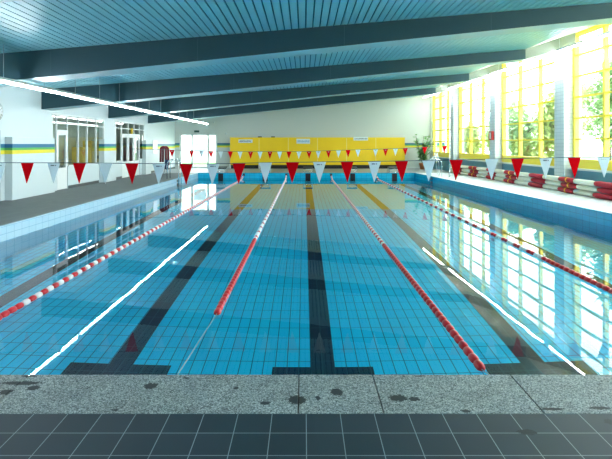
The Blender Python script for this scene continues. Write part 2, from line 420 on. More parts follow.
# ------------------------------------------------------------------ ceiling
mb = MB()
def slat(xa, xb, h, mi):
    mb.add([(xa, YB, ctop(xa)), (xb, YB, ctop(xb)), (xb, YF + .2, ctop(xb)), (xa, YF + .2, ctop(xa)),
            (xa, YB, ctop(xa) + h), (xb, YB, ctop(xb) + h), (xb, YF + .2, ctop(xb) + h), (xa, YF + .2, ctop(xa) + h)],
           [(0, 3, 2, 1), (4, 5, 6, 7), (0, 1, 5, 4), (1, 2, 6, 5), (2, 3, 7, 6), (3, 0, 4, 7)], mi)
x = -8.8; p = 0.15
while x < 7.15:
    slat(x, x + p - 0.028, 0.02, 0); x += p
mb.add([(-8.8, YB, ctop(-8.8) + .045), (7.17, YB, ctop(7.17) + .045), (7.17, YF + .2, ctop(7.17) + .045), (-8.8, YF + .2, ctop(-8.8) + .045)], [(0, 1, 2, 3)], 1)
ceil = struct(mb.obj('ceiling', [M['ceiling'], M['ceiling_gap']]), 'pale blue slatted ceiling sloping up to the windows', 'ceiling')
mb = MB(); mb.prism([(7.17, ctop(7.17)), (10.1, ctop(10.1)), (10.1, ctop(10.1) + .2), (7.17, ctop(7.17) + .2)], YB, YF + .2)
struct(mb.obj('ceiling', M['soffit']), 'smooth white soffit above the yellow windows', 'ceiling')
mb = MB(); mb.prism([(-8.8, ctop(-8.8) + .06), (7.17, ctop(7.17) + .06), (7.17, ctop(7.17) + .3), (-8.8, ctop(-8.8) + .3)], YB, YF + .2)
struct(mb.obj('roof_deck', M['beam']), 'roof above the slatted ceiling', 'roof')
for yb in (5.3, 11.0, 16.7, 22.4, 28.1):
    xe = 9.06 - 0.037 * (yb - 17.4) - 0.30
    mb = MB()
    mb.prism([(-8.5, cbot(-8.5)), (7.17, cbot(7.17)), (7.17, ctop(7.17)), (-8.5, ctop(-8.5))], 0, .68)
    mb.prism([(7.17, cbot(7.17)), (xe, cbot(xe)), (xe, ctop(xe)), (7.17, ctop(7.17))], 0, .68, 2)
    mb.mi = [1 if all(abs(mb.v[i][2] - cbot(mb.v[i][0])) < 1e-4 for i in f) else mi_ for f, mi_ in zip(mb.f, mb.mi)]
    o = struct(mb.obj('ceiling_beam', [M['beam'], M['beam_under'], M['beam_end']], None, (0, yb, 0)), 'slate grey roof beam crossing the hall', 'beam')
    mb = MB()
    x = -8.5 + 3.1
    while x < 7.1:
        z0, z1 = cbot(x), ctop(x)
        mb.add([(x - .008, -.003, z0), (x + .008, -.003, z0), (x + .008, -.003, z1), (x - .008, -.003, z1)], [(0, 1, 2, 3)]); x += 3.13
    mb.obj('seam', M['beam_seam'], o)

# ------------------------------------------------------------------ left wall
W = M['striped']
mb = MB()
HT = 3.4
mb.box(-8.75, -8.5, YB, 12.6, 0, HT); mb.box(-8.75, -8.5, 12.6, 14.42, 1.98, HT)
mb.box(-8.75, -8.5, 14.42, 17.4, 0, HT); mb.box(-8.75, -8.5, 17.4, 22.0, 2.66, HT)
mb.box(-8.75, -8.5, 22.0, 23.3, 0, HT); mb.box(-8.75, -8.5, 23.3, 27.5, 2.67, HT)
mb.box(-8.75, -8.5, 27.5, YF, 0, HT)
mb.box(-8.75, -8.5, 18.58, 22.0, 0, .8); mb.box(-8.75, -8.5, 17.4, 17.77, 0, .8)
mb.box(-8.75, -8.5, 23.3, 24.1, 0, .8); mb.box(-8.75, -8.5, 26.7, 27.5, 0, .8)
struct(mb.obj('wall_left', W), 'white left wall with blue green and yellow stripe', 'wall')
for i, (a, b) in enumerate(((14.65, 17.15), (21.4, 22.75), (27.05, 27.95))):
    mb = MB(); mb.box(-8.5, -8.28, a, b, 0, 1.8)
    struct(mb.obj('trim_%d' % (4 + i), W, bevel=.006), 'white half height casing with coloured stripe on the left wall', 'trim')
mb = MB()
for a, b in ((YB, 12.6), (18.6, 21.35), (22.8, 24.05), (28.0, YF)):
    mb.box(-8.5, -8.485, a, b, 0, .1)
mb.v = [v for v in mb.v]
struct(mb.obj('baseboard_left', M['deck_dark']), 'dark tiled baseboard at the foot of the left wall', 'baseboard')

# window / door assemblies in the left wall; local frame: x=-8.62 plane
def left_unit(name, y0, y1, ztop, muls, doors, label):
    root = empty(name, (-8.54, 0, 0)); struct(root, label, 'window')
    mb = MB(); t = .035; w = .055
    mb.box(-t, t, y0, y1, ztop - .07, ztop); mb.box(-t, t, y0, y0 + .06, .8, ztop); mb.box(-t, t, y1 - .06, y1, .8, ztop)
    for m_ in muls: mb.box(-t, t, m_ - w / 2, m_ + w / 2, .8, ztop)
    mb.box(-t, t, y0, y1, ztop - .36, ztop - .32)
    for a, b in doors: mb.box(-t, t, a, b, 2.02, 2.09)
    mb.obj('window_frame', M['white'], root)
    mb = MB()
    segs = [y0] + list(muls) + [y1]
    for a, b in zip(segs[:-1], segs[1:]):
        isd = any(abs(a - da) < .06 or (da - .05 < (a + b) / 2 < db + .05) for da, db in doors)
        if isd: mb.box(-.004, .004, a, b, 2.05, ztop)
        else: mb.box(-.004, .004, a, b, .8, ztop)
    mb.obj('pane', M['glass'], root)
    mb = MB()
    ss = [y0]
    for a, b in doors: ss += [a, b]
    ss.append(y1)
    for a, b in zip(ss[0::2], ss[1::2]):
        if b - a > .1: mb.box(-.14, .08, a, b, .80, .83)
    mb.obj('window_sill', M['white'], root)
    return root
left_unit('window_1', 17.4, 22.0, 2.66, [17.77, 18.56, 19.48, 20.28, 21.16], [(17.77, 18.56)], 'tall white framed glazing with a door in the left wall, nearer unit')
left_unit('window_2', 23.3, 27.5, 2.67, [24.1, 25.0, 25.86, 26.7], [(24.1, 25.0), (25.0, 25.86), (25.86, 26.7)], 'tall white framed glazing with double doors in the left wall, farther unit')
def left_door(name, y0, y1, label, zt=2.02):
    root = empty(name, (-8.54, y0, 0)); struct(root, label, 'door')
    w = y1 - y0; f = .11
    mb = MB(); mb.box(-.03, .03, .02, f, 0.01, zt); mb.box(-.03, .03, w - f, w - .02, .01, zt)
    mb.box(-.03, .03, f, w - f, zt - f, zt); mb.box(-.03, .03, f, w - f, .01, .76)
    mb.obj('door_leaf', M['white'], root)
    mb = MB(); mb.box(-.004, .004, f, w - f, .76, zt - f); mb.obj('pane', M['glass'], root)
    mb = MB(); mb.tube([(.03, f * .5, 1.02), (.08, f * .5, 1.02), (.08, f * .5 + .13, 1.02)], .011); mb.obj('door_handle', M['chrome'], root)
left_door('door_1', 17.78, 18.55, 'white glazed door in the nearer left glazing')
left_door('door_2', 24.12, 24.98, 'white glazed door in the farther left glazing, nearer leaf')
left_door('door_3', 25.02, 25.84, 'white glazed door in the farther left glazing, middle leaf')
left_door('door_4', 25.88, 26.68, 'white glazed door in the farther left glazing, far leaf')
# grey framed doorway at the left picture edge
root = struct(empty('door_5', (-8.62, 12.6, 0)), 'grey framed dark doorway at the left edge', 'door')
mb = MB(); mb.box(-.12, .14, 0, .1, 0, 1.98); mb.box(-.12, .14, 1.62, 1.82, 0, 1.98); mb.box(-.12, .14, .1, 1.62, 1.88, 1.98)
mb.obj('door_frame', M['grey_frame'], root)
mb = MB(); mb.box(-.02, .02, .1, 1.62, 0.01, 1.88); mb.obj('door_leaf', M['facade_glass'], root)
# rooms behind the glazing
mb = MB(); mb.box(-11.6, -11.4, 15.5, 33.8, 0, 3.0); mb.box(-12.5, -8.76, 15.4, 15.6, 0, 3.0); mb.box(-12.5, -8.76, 33.6, 33.8, 0, 3.0)
mb.box(-12.5, -8.76, 15.5, 33.8, 3.0, 3.1)
struct(mb.obj('wall_office', M['khaki']), 'khaki walls of the room behind the left glazing', 'wall')
mb = MB(); mb.box(-12.5, -8.76, 15.5, 33.8, -.1, 0)
struct(mb.obj('floor', M['room_floor']), 'dim floor of the room behind the left glazing', 'floor')
def cabinet(x, y, w, h, mat, label):
    r = empty('cabinet', (x, y, 0), 0, label=label, cat='cabinet')
    mb = MB(); mb.box(-.25, .25, 0, w, 0, h); mb.obj('body', mat, r, bevel=.004)
    for k in range(2):
        mb = MB(); mb.box(.25, .27, k * w / 2 + .01, (k + 1) * w / 2 - .01, .05, h - .03); d = mb.obj('door', mat, r)
        mb = MB(); mb.box(.27, .29, w / 2 - .06 + k * .08, w / 2 - .03 + k * .08, h * .5, h * .5 + .15); mb.obj('handle', M['dark'], d)
    return r
cabinet(-10.6, 24.1, 1.0, 1.45, M['ochre'], 'low ochre cabinet behind the nearer left glazing')
cabinet(-10.6, 25.3, 1.1, 1.75, M['ochre'], 'taller ochre cabinet behind the nearer left glazing, beside the low one')
cabinet(-10.9, 21.0, 1.2, 1.95, M['khaki'], 'tall khaki cabinet behind the glazed door on the left')

for k in range(3):  # battens added to brighten the room, set along a bright line in the panes
    r = empty('strip_light', (-9.6, 19.4 + 1.55 * k, 2.43), 0, label='fluorescent batten added to brighten the room behind the left glazing', cat='light', group='battens added to brighten the room behind the glazing')
    mb = MB(); mb.box(-.03, .03, .01, 1.5, .028, .085); mb.obj('housing', M['grey_metal'], r)
    mb = MB(); mb.tube([(0, .05, .0), (0, 1.46, .0)], .022, 8); mb.obj('tube', M['tube_added'], r)
    mb = MB(); mb.tube([(0, .75, .085), (0, .75, .57)], .006, 4); mb.obj('hanger', M['grey_metal'], r)
# clock
r = empty('wall_clock', (-8.5, 14.25, 2.5), 0, label='round white wall clock with dark rim at the left edge', cat='clock')
mb = MB(); mb.lathe([(.235, 0), (.24, .05), (.22, .055)], 32, axis='x'); mb.obj('rim', M['dark'], r)
mb = MB(); mb.lathe([(.215, .05), (.215, .058)], 32, axis='x'); mb.obj('dial', M['white_plastic'], r)
mb = MB()
for k in range(12):
    a = k * PI / 6; c_, s_ = math.cos(a), math.sin(a)
    mb = MB(); mb.tube([(.06, .16 * s_, .16 * c_), (.06, .195 * s_, .195 * c_)], .008, 4); mb.obj('hour_mark', M['dark'], r)

for nm, a, l in (('hour_hand', 1.0, .1), ('minute_hand', 4.9, .16)):
    mb = MB(); mb.tube([(.064, 0, 0), (.064, l * math.sin(a), l * math.cos(a))], .009, 4); mb.obj(nm, M['dark'], r)
# notice board on the far part of the left wall
mb = MB(); mb.box(0, .03, 0, .8, 0, .75)
tag(mb.obj('notice_board', M['white_plastic'], None, (-8.498, 29.0, 1.05)), 'plain white board on the left wall before the far corner', 'board')
# yellow round sticker on glazing
mb = MB(); mb.lathe([(.16, 0), (.16, .006)], 20, axis='x')
tag(mb.obj('sticker', M['panel_yellow'], None, (-8.5, 25.5, 2.24)), 'yellow round sticker on the glass above the doors', 'sticker')

# ------------------------------------------------------------------ far wall
Wf = M['far_wall']
mb = MB()
def fw(x0, x1, z0, z1):
    mb.add([(x0, YF, z0), (x1, YF, z0), (x1, YF, z1 if z1 else ctop(x1)), (x0, YF, z1 if z1 else ctop(x0)),
            (x0, YF + .2, z0), (x1, YF + .2, z0), (x1, YF + .2, z1 if z1 else ctop(x1)), (x0, YF + .2, z1 if z1 else ctop(x0))],
           [(0, 1, 2, 3), (7, 6, 5, 4), (0, 4, 5, 1), (1, 5, 6, 2), (2, 6, 7, 3), (3, 7, 4, 0)])
fw(-8.75, -8.2, 0, None); fw(-8.2, -5.72, 2.26, None); fw(-5.72, 7.17, 0, None); fw(7.17, 9.3, 0, None)
struct(mb.obj('wall_far', Wf), 'pale far wall of the hall with coloured stripe', 'wall')
mb = MB(); mb.box(-8.7, -8.2, YF - .02, YF, 0, .1); mb.box(-5.7, 8.4, YF - .02, YF, 0, .1)
struct(mb.obj('baseboard_far', M['white']), 'baseboard of the far wall', 'baseboard')
root = struct(empty('window_3', (-8.2, YF, 0)), 'bright white framed glazed doors in the far wall left corner', 'window')
mb = MB(); mb.box(0, .1, .02, .12, 0, 2.26); mb.box(2.38, 2.48, .02, .12, 0, 2.26); mb.box(0, 2.48, .02, .12, 2.18, 2.26)
mb.box(.76, .88, .02, .12, 0, 2.26); mb.box(1.82, 1.94, .02, .12, 0, 2.26); mb.box(0, .76, .02, .12, 0, .3); mb.box(1.94, 2.48, .02, .12, 0, .3); mb.box(.88, 1.82, .02, .12, 0, .12)
mb.obj('window_frame', M['white'], root)
mb = MB(); mb.box(.05, 2.45, .065, .072, .1, 2.2); mb.obj('pane', M['glass'], root)
mb = MB(); mb.tube([(1.74, .02, 1.0), (1.74, -.05, 1.0), (1.74, -.05, 1.25), (1.74, .02, 1.25)], .014); mb.obj('door_handle', M['dark'], root)
mb = MB(); mb.box(0, .32, 0, .08, 0, .13)
tag(mb.obj('exit_sign', M['sign_green'], None, (-7.22, YF - .08, 2.36)), 'small dark sign box above the far glazed doors', 'sign')
for x, z in ((-5.93, 3.03), (-5.13, 2.28)):
    mb = MB(); mb.box(-.05, .05, -.08, 0, -.05, .05); mb.tube([(0, -.06, 0), (0, -.13, -.01)], .035, 10)
    tag(mb.obj('wall_sensor', M['grey_metal'], None, (x, YF, z)), 'small grey %s sensor on the far wall beside the glazed doors' % ('upper' if z > 2.5 else 'lower'), 'sensor')

# yellow panel screen
r = empty('yellow_screen', (-4.81, 33.5, 0), 0, label='long bright yellow panelled screen standing before the far wall', cat='screen')
pw = 11.37 / 6
for k in range(6):
    mb = MB(); mb.box(k * pw + .012, (k + 1) * pw - .012, 0, .3, .24, 2.0); mb.obj('panel', M['panel_yellow'], r, bevel=.008)
mb = MB(); mb.box(-.01, 6 * pw + .01, .02, .3, 1.995, 2.03); mb.obj('top_rail', M['panel_yellow'], r)
for k in range(5):
    mb = MB(); mb.box((k + 1) * pw - .014, (k + 1) * pw + .014, -.01, .05, .24, 1.98); mb.obj('joint_strip', pmat('pale_yellow_strip', (.92, .78, .30), .5), r)
mb = MB(); mb.box(.05, 6 * pw - .05, .12, .3, .0, .23); o = mb.obj('kick_board', M['dark'], r); o['label'] = 'black recessed kick board'
for k in range(7):
    mb = MB(); mb.tube([(k * pw, -.03, 0.0), (k * pw, -.03, .36)], .035, 8); o = mb.obj('foot', M['white_plastic'], r, bevel=0); o['label'] = 'white round foot'
def sign(px0, px1, py0, py1, ink, label):
    z = lambda py: 1.6 - (py - 144) * 33.48 / F
    X = lambda px: (px - 304) * 33.48 / F
    w = X(px1) - X(px0); h = z(py0) - z(py1)
    s = empty('sign', (X(px0), 33.49, z(py1)), 0, label=label, cat='sign')
    mb = MB(); mb.box(0, w, -.02, 0, 0, h); mb.obj('board', M['sign_white'], s, bevel=.003)
    random.seed(px0); mb = MB(); x = .07 * w
    while x < .9 * w:
        cw = .045 * w * random.uniform(.7, 1.4); lo = .28 * h; hi = h * random.choice((.62, .72, .72))
        mb.add([(x, -.022, lo), (x + cw * .7, -.022, lo), (x + cw, -.022, hi), (x + cw * .3, -.022, hi)], [(0, 1, 2, 3)]); x += cw * 1.35
    mb.obj('lettering', ink, s)
sign(238.5, 252.5, 139.5, 142.8, M['ink'], 'narrow white sign on the leftmost part of the yellow screen')
sign(296.5, 310, 138.8, 143.6, M['blue_ink'], 'white sign with blue lettering at the middle of the yellow screen')
sign(353.5, 368, 137, 140.4, M['ink'], 'narrow white sign on the right part of the yellow screen')
for px in (260, 273):
    mb = MB(); mb.box(-.12, .12, .05, .2, 0, .06)
    tag(mb.obj('clip', M['dark'], None, ((px - 304) * 33.6 / F, 33.5, 2.032)), 'small dark box on top of the yellow screen, %s one' % ('left' if px == 260 else 'right'), 'box')

# starting blocks
sb = None
posn = ['leftmost lane', 'second lane from the left', 'middle lane', 'fourth lane from the left', 'rightmost lane']
for i, x in enumerate(lanes):
    r = empty('starting_block', (x, FAR + .12, 0), 0, label='low grey starting block at the far end of the ' + posn[i], cat='starting block', group='starting blocks at the far pool end')
    mb = MB(); mb.add([(-.27, 0, .22), (.27, 0, .22), (.27, .6, .30), (-.27, .6, .30), (-.27, 0, .26), (.27, 0, .26), (.27, .6, .34), (-.27, .6, .34)],
                      [(0, 3, 2, 1), (4, 5, 6, 7), (0, 1, 5, 4), (1, 2, 6, 5), (2, 3, 7, 6), (3, 0, 4, 7)])
    mb.obj('platform', M['dark'], r)
    for sx in (-1, 1):
        for yy, hh in ((.06, .225), (.54, .29)):
            mb = MB(); mb.tube([(sx * .25, yy, 0), (sx * .25, yy, hh)], .022); mb.obj('leg', M['grey_metal'], r)
    mb = MB(); mb.tube([(-.25, -.06, .06), (-.25, -.06, .2), (.25, -.06, .2), (.25, -.06, .06), (-.25, -.06, .06)], .015); mb.tube([(-.25, -.06, .2), (-.25, .06, .2)], .015); mb.tube([(.25, -.06, .2), (.25, .06, .2)], .015)
    mb.obj('grab_rail', M['chrome'], r)

# ------------------------------------------------------------------ right window wall
RL = rw(0)
bays = [(-17.4, -12.6), (-11.4 - 5.08 + 5.7 - 5.7, -11.4), (-5.7 - 5.08, -5.7), (-5.08, 0), (.62, 5.7), (6.32, 11.4), (12.02, 16.5)]
bays[0] = (-18.6, -17.1)
GL = M['glass']
wallz = .86
mb = MB(); mb.box(0.02, .30, -19.2, 16.75, 0, .74)
struct(mb.obj('wall_right', M['blue_base'], None, (*RL, 0), TH), 'low blue base wall under the yellow windows', 'wall')
mb = MB(); mb.box(-.14, .34, -19.2, 16.6, .74, .80)
struct(mb.obj('trim_7', M['white'], None, (*RL, 0), TH), 'white sill board along the right wall', 'trim')
n = 0
for bi, (u0, u1) in enumerate(bays):
    if u1 - u0 < 2: continue
    n += 1
    root = struct(empty('window_%d' % (3 + n), (*RL, 0), TH), 'tall yellow gridded window bay in the right wall, number %d from the back' % (7 - bi), 'window')
    ztop = 5.26
    mb = MB()
    mb.box(0, .16, u0, u0 + .12, .80, ztop); mb.box(0, .16, u1 - .12, u1, .80, ztop)
    mb.box(-.10, .18, u0, u1, ztop - .06, ztop + .12); mb.box(.0, .16, u0, u1, .80, 1.10)
    mb.obj('window_frame', M['yellow'], root)
    nm = 3; step = (u1 - u0) / nm
    mb = MB()
    for k in range(1, nm):
        c_ = u0 + k * step; mb.box(.0, .14, c_ - .05, c_ + .05, 1.1, ztop)
    mb.obj('mullion', M['yellow'], root)
    mb = MB()
    for k in range(1, 6):
        z = 1.06 + .7 * k; mb.box(.02, .13, u0 + .1, u1 - .1, z - .028, z + .028)
    mb.obj('glazing_bar', M['yellow'], root)
    mb = MB(); mb.box(.07, .078, u0 + .1, u1 - .1, 1.08, ztop - .02); mb.obj('pane', GL, root)
for u in (-17.1, -11.4, -5.7, 0, 5.7, 11.4):
    mb = MB(); mb.box(-.30, .30, 0, .62, 0, 5.16)
    p_ = rw(u)
    struct(mb.obj('pillar', M['pier'], None, (*p_, 0), TH), 'white painted brick pillar between the yellow windows', 'pillar')
# end pieces of right wall
mb = MB(); mb.box(0, .3, -19.2, -17.1, .8, 5.5); mb.box(-.1, .3, 16.5, 17.0, 0, 5.5)
struct(mb.obj('wall_right_end', M['white_wall'], None, (*RL, 0), TH), 'white end pieces of the right wall', 'wall')
# back wall behind the camera
mb = MB(); mb.prism([(-8.75, 0), (9.9, 0), (9.9, 5.7), (7.17, 5.0), (-8.75, 3.6)], YB - .2, YB)
struct(mb.obj('wall_back', M['white_wall']), 'white wall behind the viewer', 'wall')

# red alarm box on pillar
p_ = rw(6.0, -.30)
r = empty('alarm_box', (*p_, 1.78), TH, label='small red box with a white middle on the second brick pillar', cat='alarm box')
mb = MB(); mb.box(-.1, 0, -.2, .2, 0, .4); mb.obj('housing', M['red'], r, bevel=.02)
mb = MB(); mb.box(-.106, -.09, -.07, .07, .06, .34); o = mb.obj('face_plate', M['white_plastic'], r); o['label'] = 'white face plate'

# ------------------------------------------------------------------ strip lights
def strip(x, z, ys, side):
    LEN = 1.58
    i = 0
    y = ys
    x0_ = x
    while y < (31 if x < 0 else 32.4):
        x = x0_ if x0_ < 0 else x0_ - .03 * y
        lab = 'fluorescent batten in the long light row %s, segment %s' % (side, ['nearest the camera', 'near the camera', 'toward the far wall'][min(2, i // 5)])
        r = empty('strip_light', (x, y, z), 0 if x < 0 else .03, label='white fluorescent batten hanging in the long row %s' % side, cat='light', group='fluorescent battens ' + side)
        mb = MB(); mb.box(-.03, .03, .01, LEN, .028, .085); mb.obj('housing', M['grey_metal'], r)
        mb = MB(); mb.tube([(0, .05, .0), (0, LEN - .05, .0)], .025, 8); mb.obj('tube', M['tube'], r)
        mb = MB()
        zc = min(ctop(x), 9) - z
        mb.tube([(0, .8, .09), (0, .8, zc)], .006, 4); mb.obj('hanger', M['grey_metal'], r)
        y += LEN + .02; i += 1
strip(-5.94, 2.83, -0.2, 'on the left')
strip(8.72, 4.58, -0.2, 'on the right')

# ------------------------------------------------------------------ lane ropes
def lathe_float():
    pr = [(.014, -.066), (.027, -.064), (.038, -.045), (.041, -.01), (.041, .01), (.038, .045), (.027, .064), (.014, .066)]
    return pr
def float_mesh(name, mat):
    mb = MB(); mb.lathe(lathe_float(), 10, axis='y'); return mb.mesh(name, mat)
FR = float_mesh('float_red', M['red']); FW = float_mesh('float_white', M['white_plastic'])
def rope(x, ystart, colour, label, x2=None, pitch=.145):
    r = empty('lane_rope', (x, NEAR, WATER), 0, label=label, cat='lane rope', group='lane ropes floating on the pool')
    yend = FAR - 1.2
    def P(y):
        # local path: floats on the water, climbs to the end anchor
        z = .012
        if y > yend: z = .012 + (y - yend) / 1.2 * .2
        return Vector((0, y - NEAR, z))
    mb = MB(); pts = [(0, 0, .155), (0, ystart - NEAR, .012)]
    pts += [tuple(P(yend)), (0, FAR - NEAR, .212)]
    mb.tube(pts, .0045, 5); mb.obj('cable', M['cable'], r)
    y = ystart + .07; i = 0; rest = []
    while y < FAR - .35:
        c = colour(y, i); p = P(y)
        if i < 100:
            o = share('float', FR if c == 'r' else FW, r, p)
            o['label'] = 'red float' if c == 'r' else 'white float'
        else: rest.append((p, c))
        y += pitch; i += 1
    if rest:
        mb = MB()
        for p, c in rest:
            mb.lathe(lathe_float(), 8, tuple(p), 'y', 0 if c == 'r' else 1)
        o = mb.obj('distant_floats', [M['red'], M['white_plastic']], r); o['kind'] = 'stuff'
    mb = MB(); mb.box(-.06, .06, FAR - NEAR - .03, FAR - NEAR, .14, .27); mb.obj('anchor', M['dark'], r)
    mb = MB(); mb.box(-.05, .05, 0.0, .03, .11, .17); mb.obj('anchor', M['dark'], r)
rope(-3.32, 4.2, lambda y, i: 'r' if (y < 6.0 or i % 2 == 0) else 'w', 'leftmost red and white lane rope, running off the left edge')
rope(-.973, 5.75, lambda y, i: 'r' if y < 10.3 else ('r' if i % 4 == 0 else 'w'), 'second lane rope from the left, mostly white beyond a red end')
rope(1.495, 4.33, lambda y, i: 'r' if y < 9.6 else ('r' if i % 2 == 0 else 'w'), 'third lane rope from the left, with a long solid red end')
rope(3.95, 4.2, lambda y, i: 'r' if y < 8.6 else ('r' if (i // 2) % 2 == 0 else 'w'), 'rightmost lane rope under the window reflections')

# ------------------------------------------------------------------ pennant lines
def interp(tab, x):
    if x <= tab[0][0]: return tab[0][1] + (x - tab[0][0]) * (tab[1][1] - tab[0][1]) / (tab[1][0] - tab[0][0])
    for (a, ya), (b, yb) in zip(tab[:-1], tab[1:]):
        if x <= b: return ya + (yb - ya) * (x - a) / (b - a)
    return tab[-1][1] + (x - tab[-1][0]) * (tab[-1][1] - tab[-2][1]) / (tab[-1][0] - tab[-2][0])
def flagline(Z, tab, flags, w, h, xa, xb, za, zb, label, group, marks):
    X = lambda px: (px - 304) * Z / F
    zz = lambda px: 1.6 - (interp(tab, px) - 144) * Z / F
    r = empty('pennant_line', (0, Z, 0), 0, label=label, cat='pennant line')
    mb = MB(); pts = [(xa, 0, za)]
    lo, hi = tab[0][0], tab[-1][0]
    for k in range(25):
        px = lo + (hi - lo) * k / 24; pts.append((X(px), 0, zz(px)))
    pts.append((xb, 0, zb)); mb.tube(pts, .006 if Z < 12 else .010, 5); mb.obj('cord', M['cord'], r)
    for j, (px, c) in enumerate(flags):
        sl = random.uniform(-.012, .012); z = 0
        mb = MB(); t = .0015
        n_ = 6; vs = []; fs = []
        for k in range(n_ + 1):
            f_ = k / n_; hw = w / 2 * (1 - f_) + .003; yy = .010 * math.sin(f_ * 3 + j)
            for sgn in (-1, 1):
                for tt in (-t, t): vs.append((sgn * hw + sl * f_, yy + tt, -h * f_))
        for k in range(n_):
            a = 4 * k; b = a + 4
            fs += [(a, a + 2, b + 2, b), (a + 1, b + 1, b + 3, a + 3), (a, b, b + 1, a + 1), (a + 2, a + 3, b + 3, b + 2)]
        fs += [(0, 1, 3, 2), (4 * n_, 4 * n_ + 2, 4 * n_ + 3, 4 * n_ + 1)]
        mb.add(vs, fs, 0, False)
        o = mb.obj('pennant', M['flag_red'] if c == 'r' else M['flag_white'], r, (X(px), 0, zz(px)))
        o['label'] = 'red pennant' if c == 'r' else 'white pennant'
        if c == 'w' and marks:
            mb = MB()
            for a, b in ((-.045, -.032), (-.029, -.017), (-.013, -.002), (.002, .012), (.028, .042)):
                y_ = -.004; mb.box(a, b, y_ - .001, y_ + .006, -.052, -.036)
            mb.obj('print', M['ink'], o)
        elif not marks:
            mb = MB(); mb.box(-.03, .03, -.006, .001, -.075, -.045); mb.obj('print', M['grey_frame'], o)
    return r
near_tab = [(0, 162.7), (80, 162.9), (140, 163.5), (200, 164), (270, 162.6), (340, 161.7), (400, 161), (470, 159.6), (532, 158), (612, 156.8)]
nf = [(27, 'r'), (79.5, 'r'), (132, 'r'), (186, 'r'), (239, 'r'), (292.5, 'r'), (347, 'r'), (401.5, 'r'), (456, 'r'), (517.5, 'r'), (574.5, 'r'),
      (-1, 'w'), (53.5, 'w'), (106, 'w'), (159, 'w'), (213, 'w'), (265.5, 'w'), (319.5, 'w'), (374.5, 'w'), (428.5, 'w'), (491.5, 'w'), (546, 'w'), (603.5, 'w')]
flagline(8.67, near_tab, sorted(nf), .215, .345, -6.1, 7.4, 1.32, 1.42, 'near line of large red and white pennants across the pool', 'pennants', True)
far_tab = [(150, 149.2), (172, 150), (211, 151.2), (240, 151.6), (300, 151.6), (348, 150), (400, 148.5), (444, 146)]
ff = [(172, 'r'), (191.5, 'r'), (201.5, 'w'), (211, 'r'), (220.7, 'w'), (230.4, 'r'), (240, 'w'), (250.5, 'r'), (260, 'w'), (270, 'r'), (279.6, 'w'), (289, 'r'), (299, 'w'),
      (309, 'r'), (318.3, 'w'), (328.5, 'r'), (338.5, 'w'), (348, 'r'), (358, 'w'), (375.6, 'w'), (385.6, 'r'), (395.5, 'w'), (405.2, 'r'), (424.8, 'r'), (444.6, 'r')]
flagline(25.0, far_tab, ff, .24, .35, -8.45, 7.02, 1.36, 1.52, 'far line of small red and white pennants before the yellow screen', 'pennants', False)
for (x, y, h, lab) in ((-6.15, 8.67, 1.36, 'left post of the near pennant line'), (7.45, 8.67, 1.46, 'right post of the near pennant line'), (7.06, 25.0, 1.75, 'thin chrome post holding the far pennant line by the windows')):
    r = empty('pennant_post', (x, y, 0), 0, label=lab, cat='post')
    mb = MB(); mb.tube([(0, 0, .01), (0, 0, h)], .02, 10); mb.obj('pole', M['chrome'], r)
    mb = MB(); mb.lathe([(.08, 0), (.08, .01), (.03, .03)], 14); mb.obj('base_plate', M['chrome'], r)

# ------------------------------------------------------------------ ladders
def ladder(x, y, s, label):
    """s=+1: pool lies towards +x"""
    r = empty('pool_ladder', (x, y, 0), 0, label=label, cat='pool ladder')
    for dy in (-.27, .27):
        mb = MB(); pts = []
        for k in range(13):
            a = PI * k / 12
            pts.append((-s * (.17) - s * .27 * math.cos(a) * -1 * -1, dy, .62 + .27 * math.sin(a)))
        pts = [(-s * .44, dy, 0.0)] + pts + [(s * .10, dy, .3), (s * .08, dy, -.28)]
        mb.tube(pts, .02, 8); mb.obj('handrail', M['chrome'], r)
    for z in (-.10, -.26):
        mb = MB(); mb.box(-.005, .012, -.2, .2, z - .05, z + .04)
        for v in range(len(mb.v)): mb.v[v] = (mb.v[v][0] * s, mb.v[v][1], mb.v[v][2])
        o = mb.obj('step_niche', M['black_tile'], r); o['label'] = 'dark step niche'
ladder(XL, 24.0, 1, 'chrome ladder handrails on the left pool edge')
ladder(XR(25.4), 25.4, -1, 'chrome ladder handrails on the right pool edge')
ladder(XL, 6.0 + 8.0 - 8.0 - 1.2, 1, 'chrome ladder handrails on the left pool edge near the viewer') if False else None

# maroon arch bundle on a stand at left
r = empty('float_stand', (-7.55, 28.0, 0), 0, label='dark red foam tubes bent over a grey stand by the left wall', cat='float stand')
mb = MB(); mb.tube([(0, 0, .02), (0, 0, 1.38)], .025); mb.tube([(-.2, 0, .02), (.2, 0, .02)], .025); mb.tube([(0, -.2, .02), (0, .2, .02)], .025)
mb.tube([(-.15, 0, 1.3), (.15, 0, 1.3)], .02); mb.obj('stand', M['grey_metal'], r)
for dx in (-.06, .05):
    mb = MB(); pts = []
    for k in range(9):
        a = PI * k / 8; pts.append((dx + .14 * -math.cos(a), dx * .6 - .05, 1.3 + .14 * math.sin(a)))
    pts = [(dx - .15, dx * .6 - .05, .62)] + pts + [(dx + .15, dx * .6 - .05, .45)]
    mb.tube(pts, .058, 10); mb.obj('foam_tube', M['maroon'], r)
mb = MB(); mb.tube([(.12, -.12, .25), (.14, -.12, .75)], .10, 10); o = mb.obj('foam_roll', M['navy'], r); o['label'] = 'navy blue foam roll'

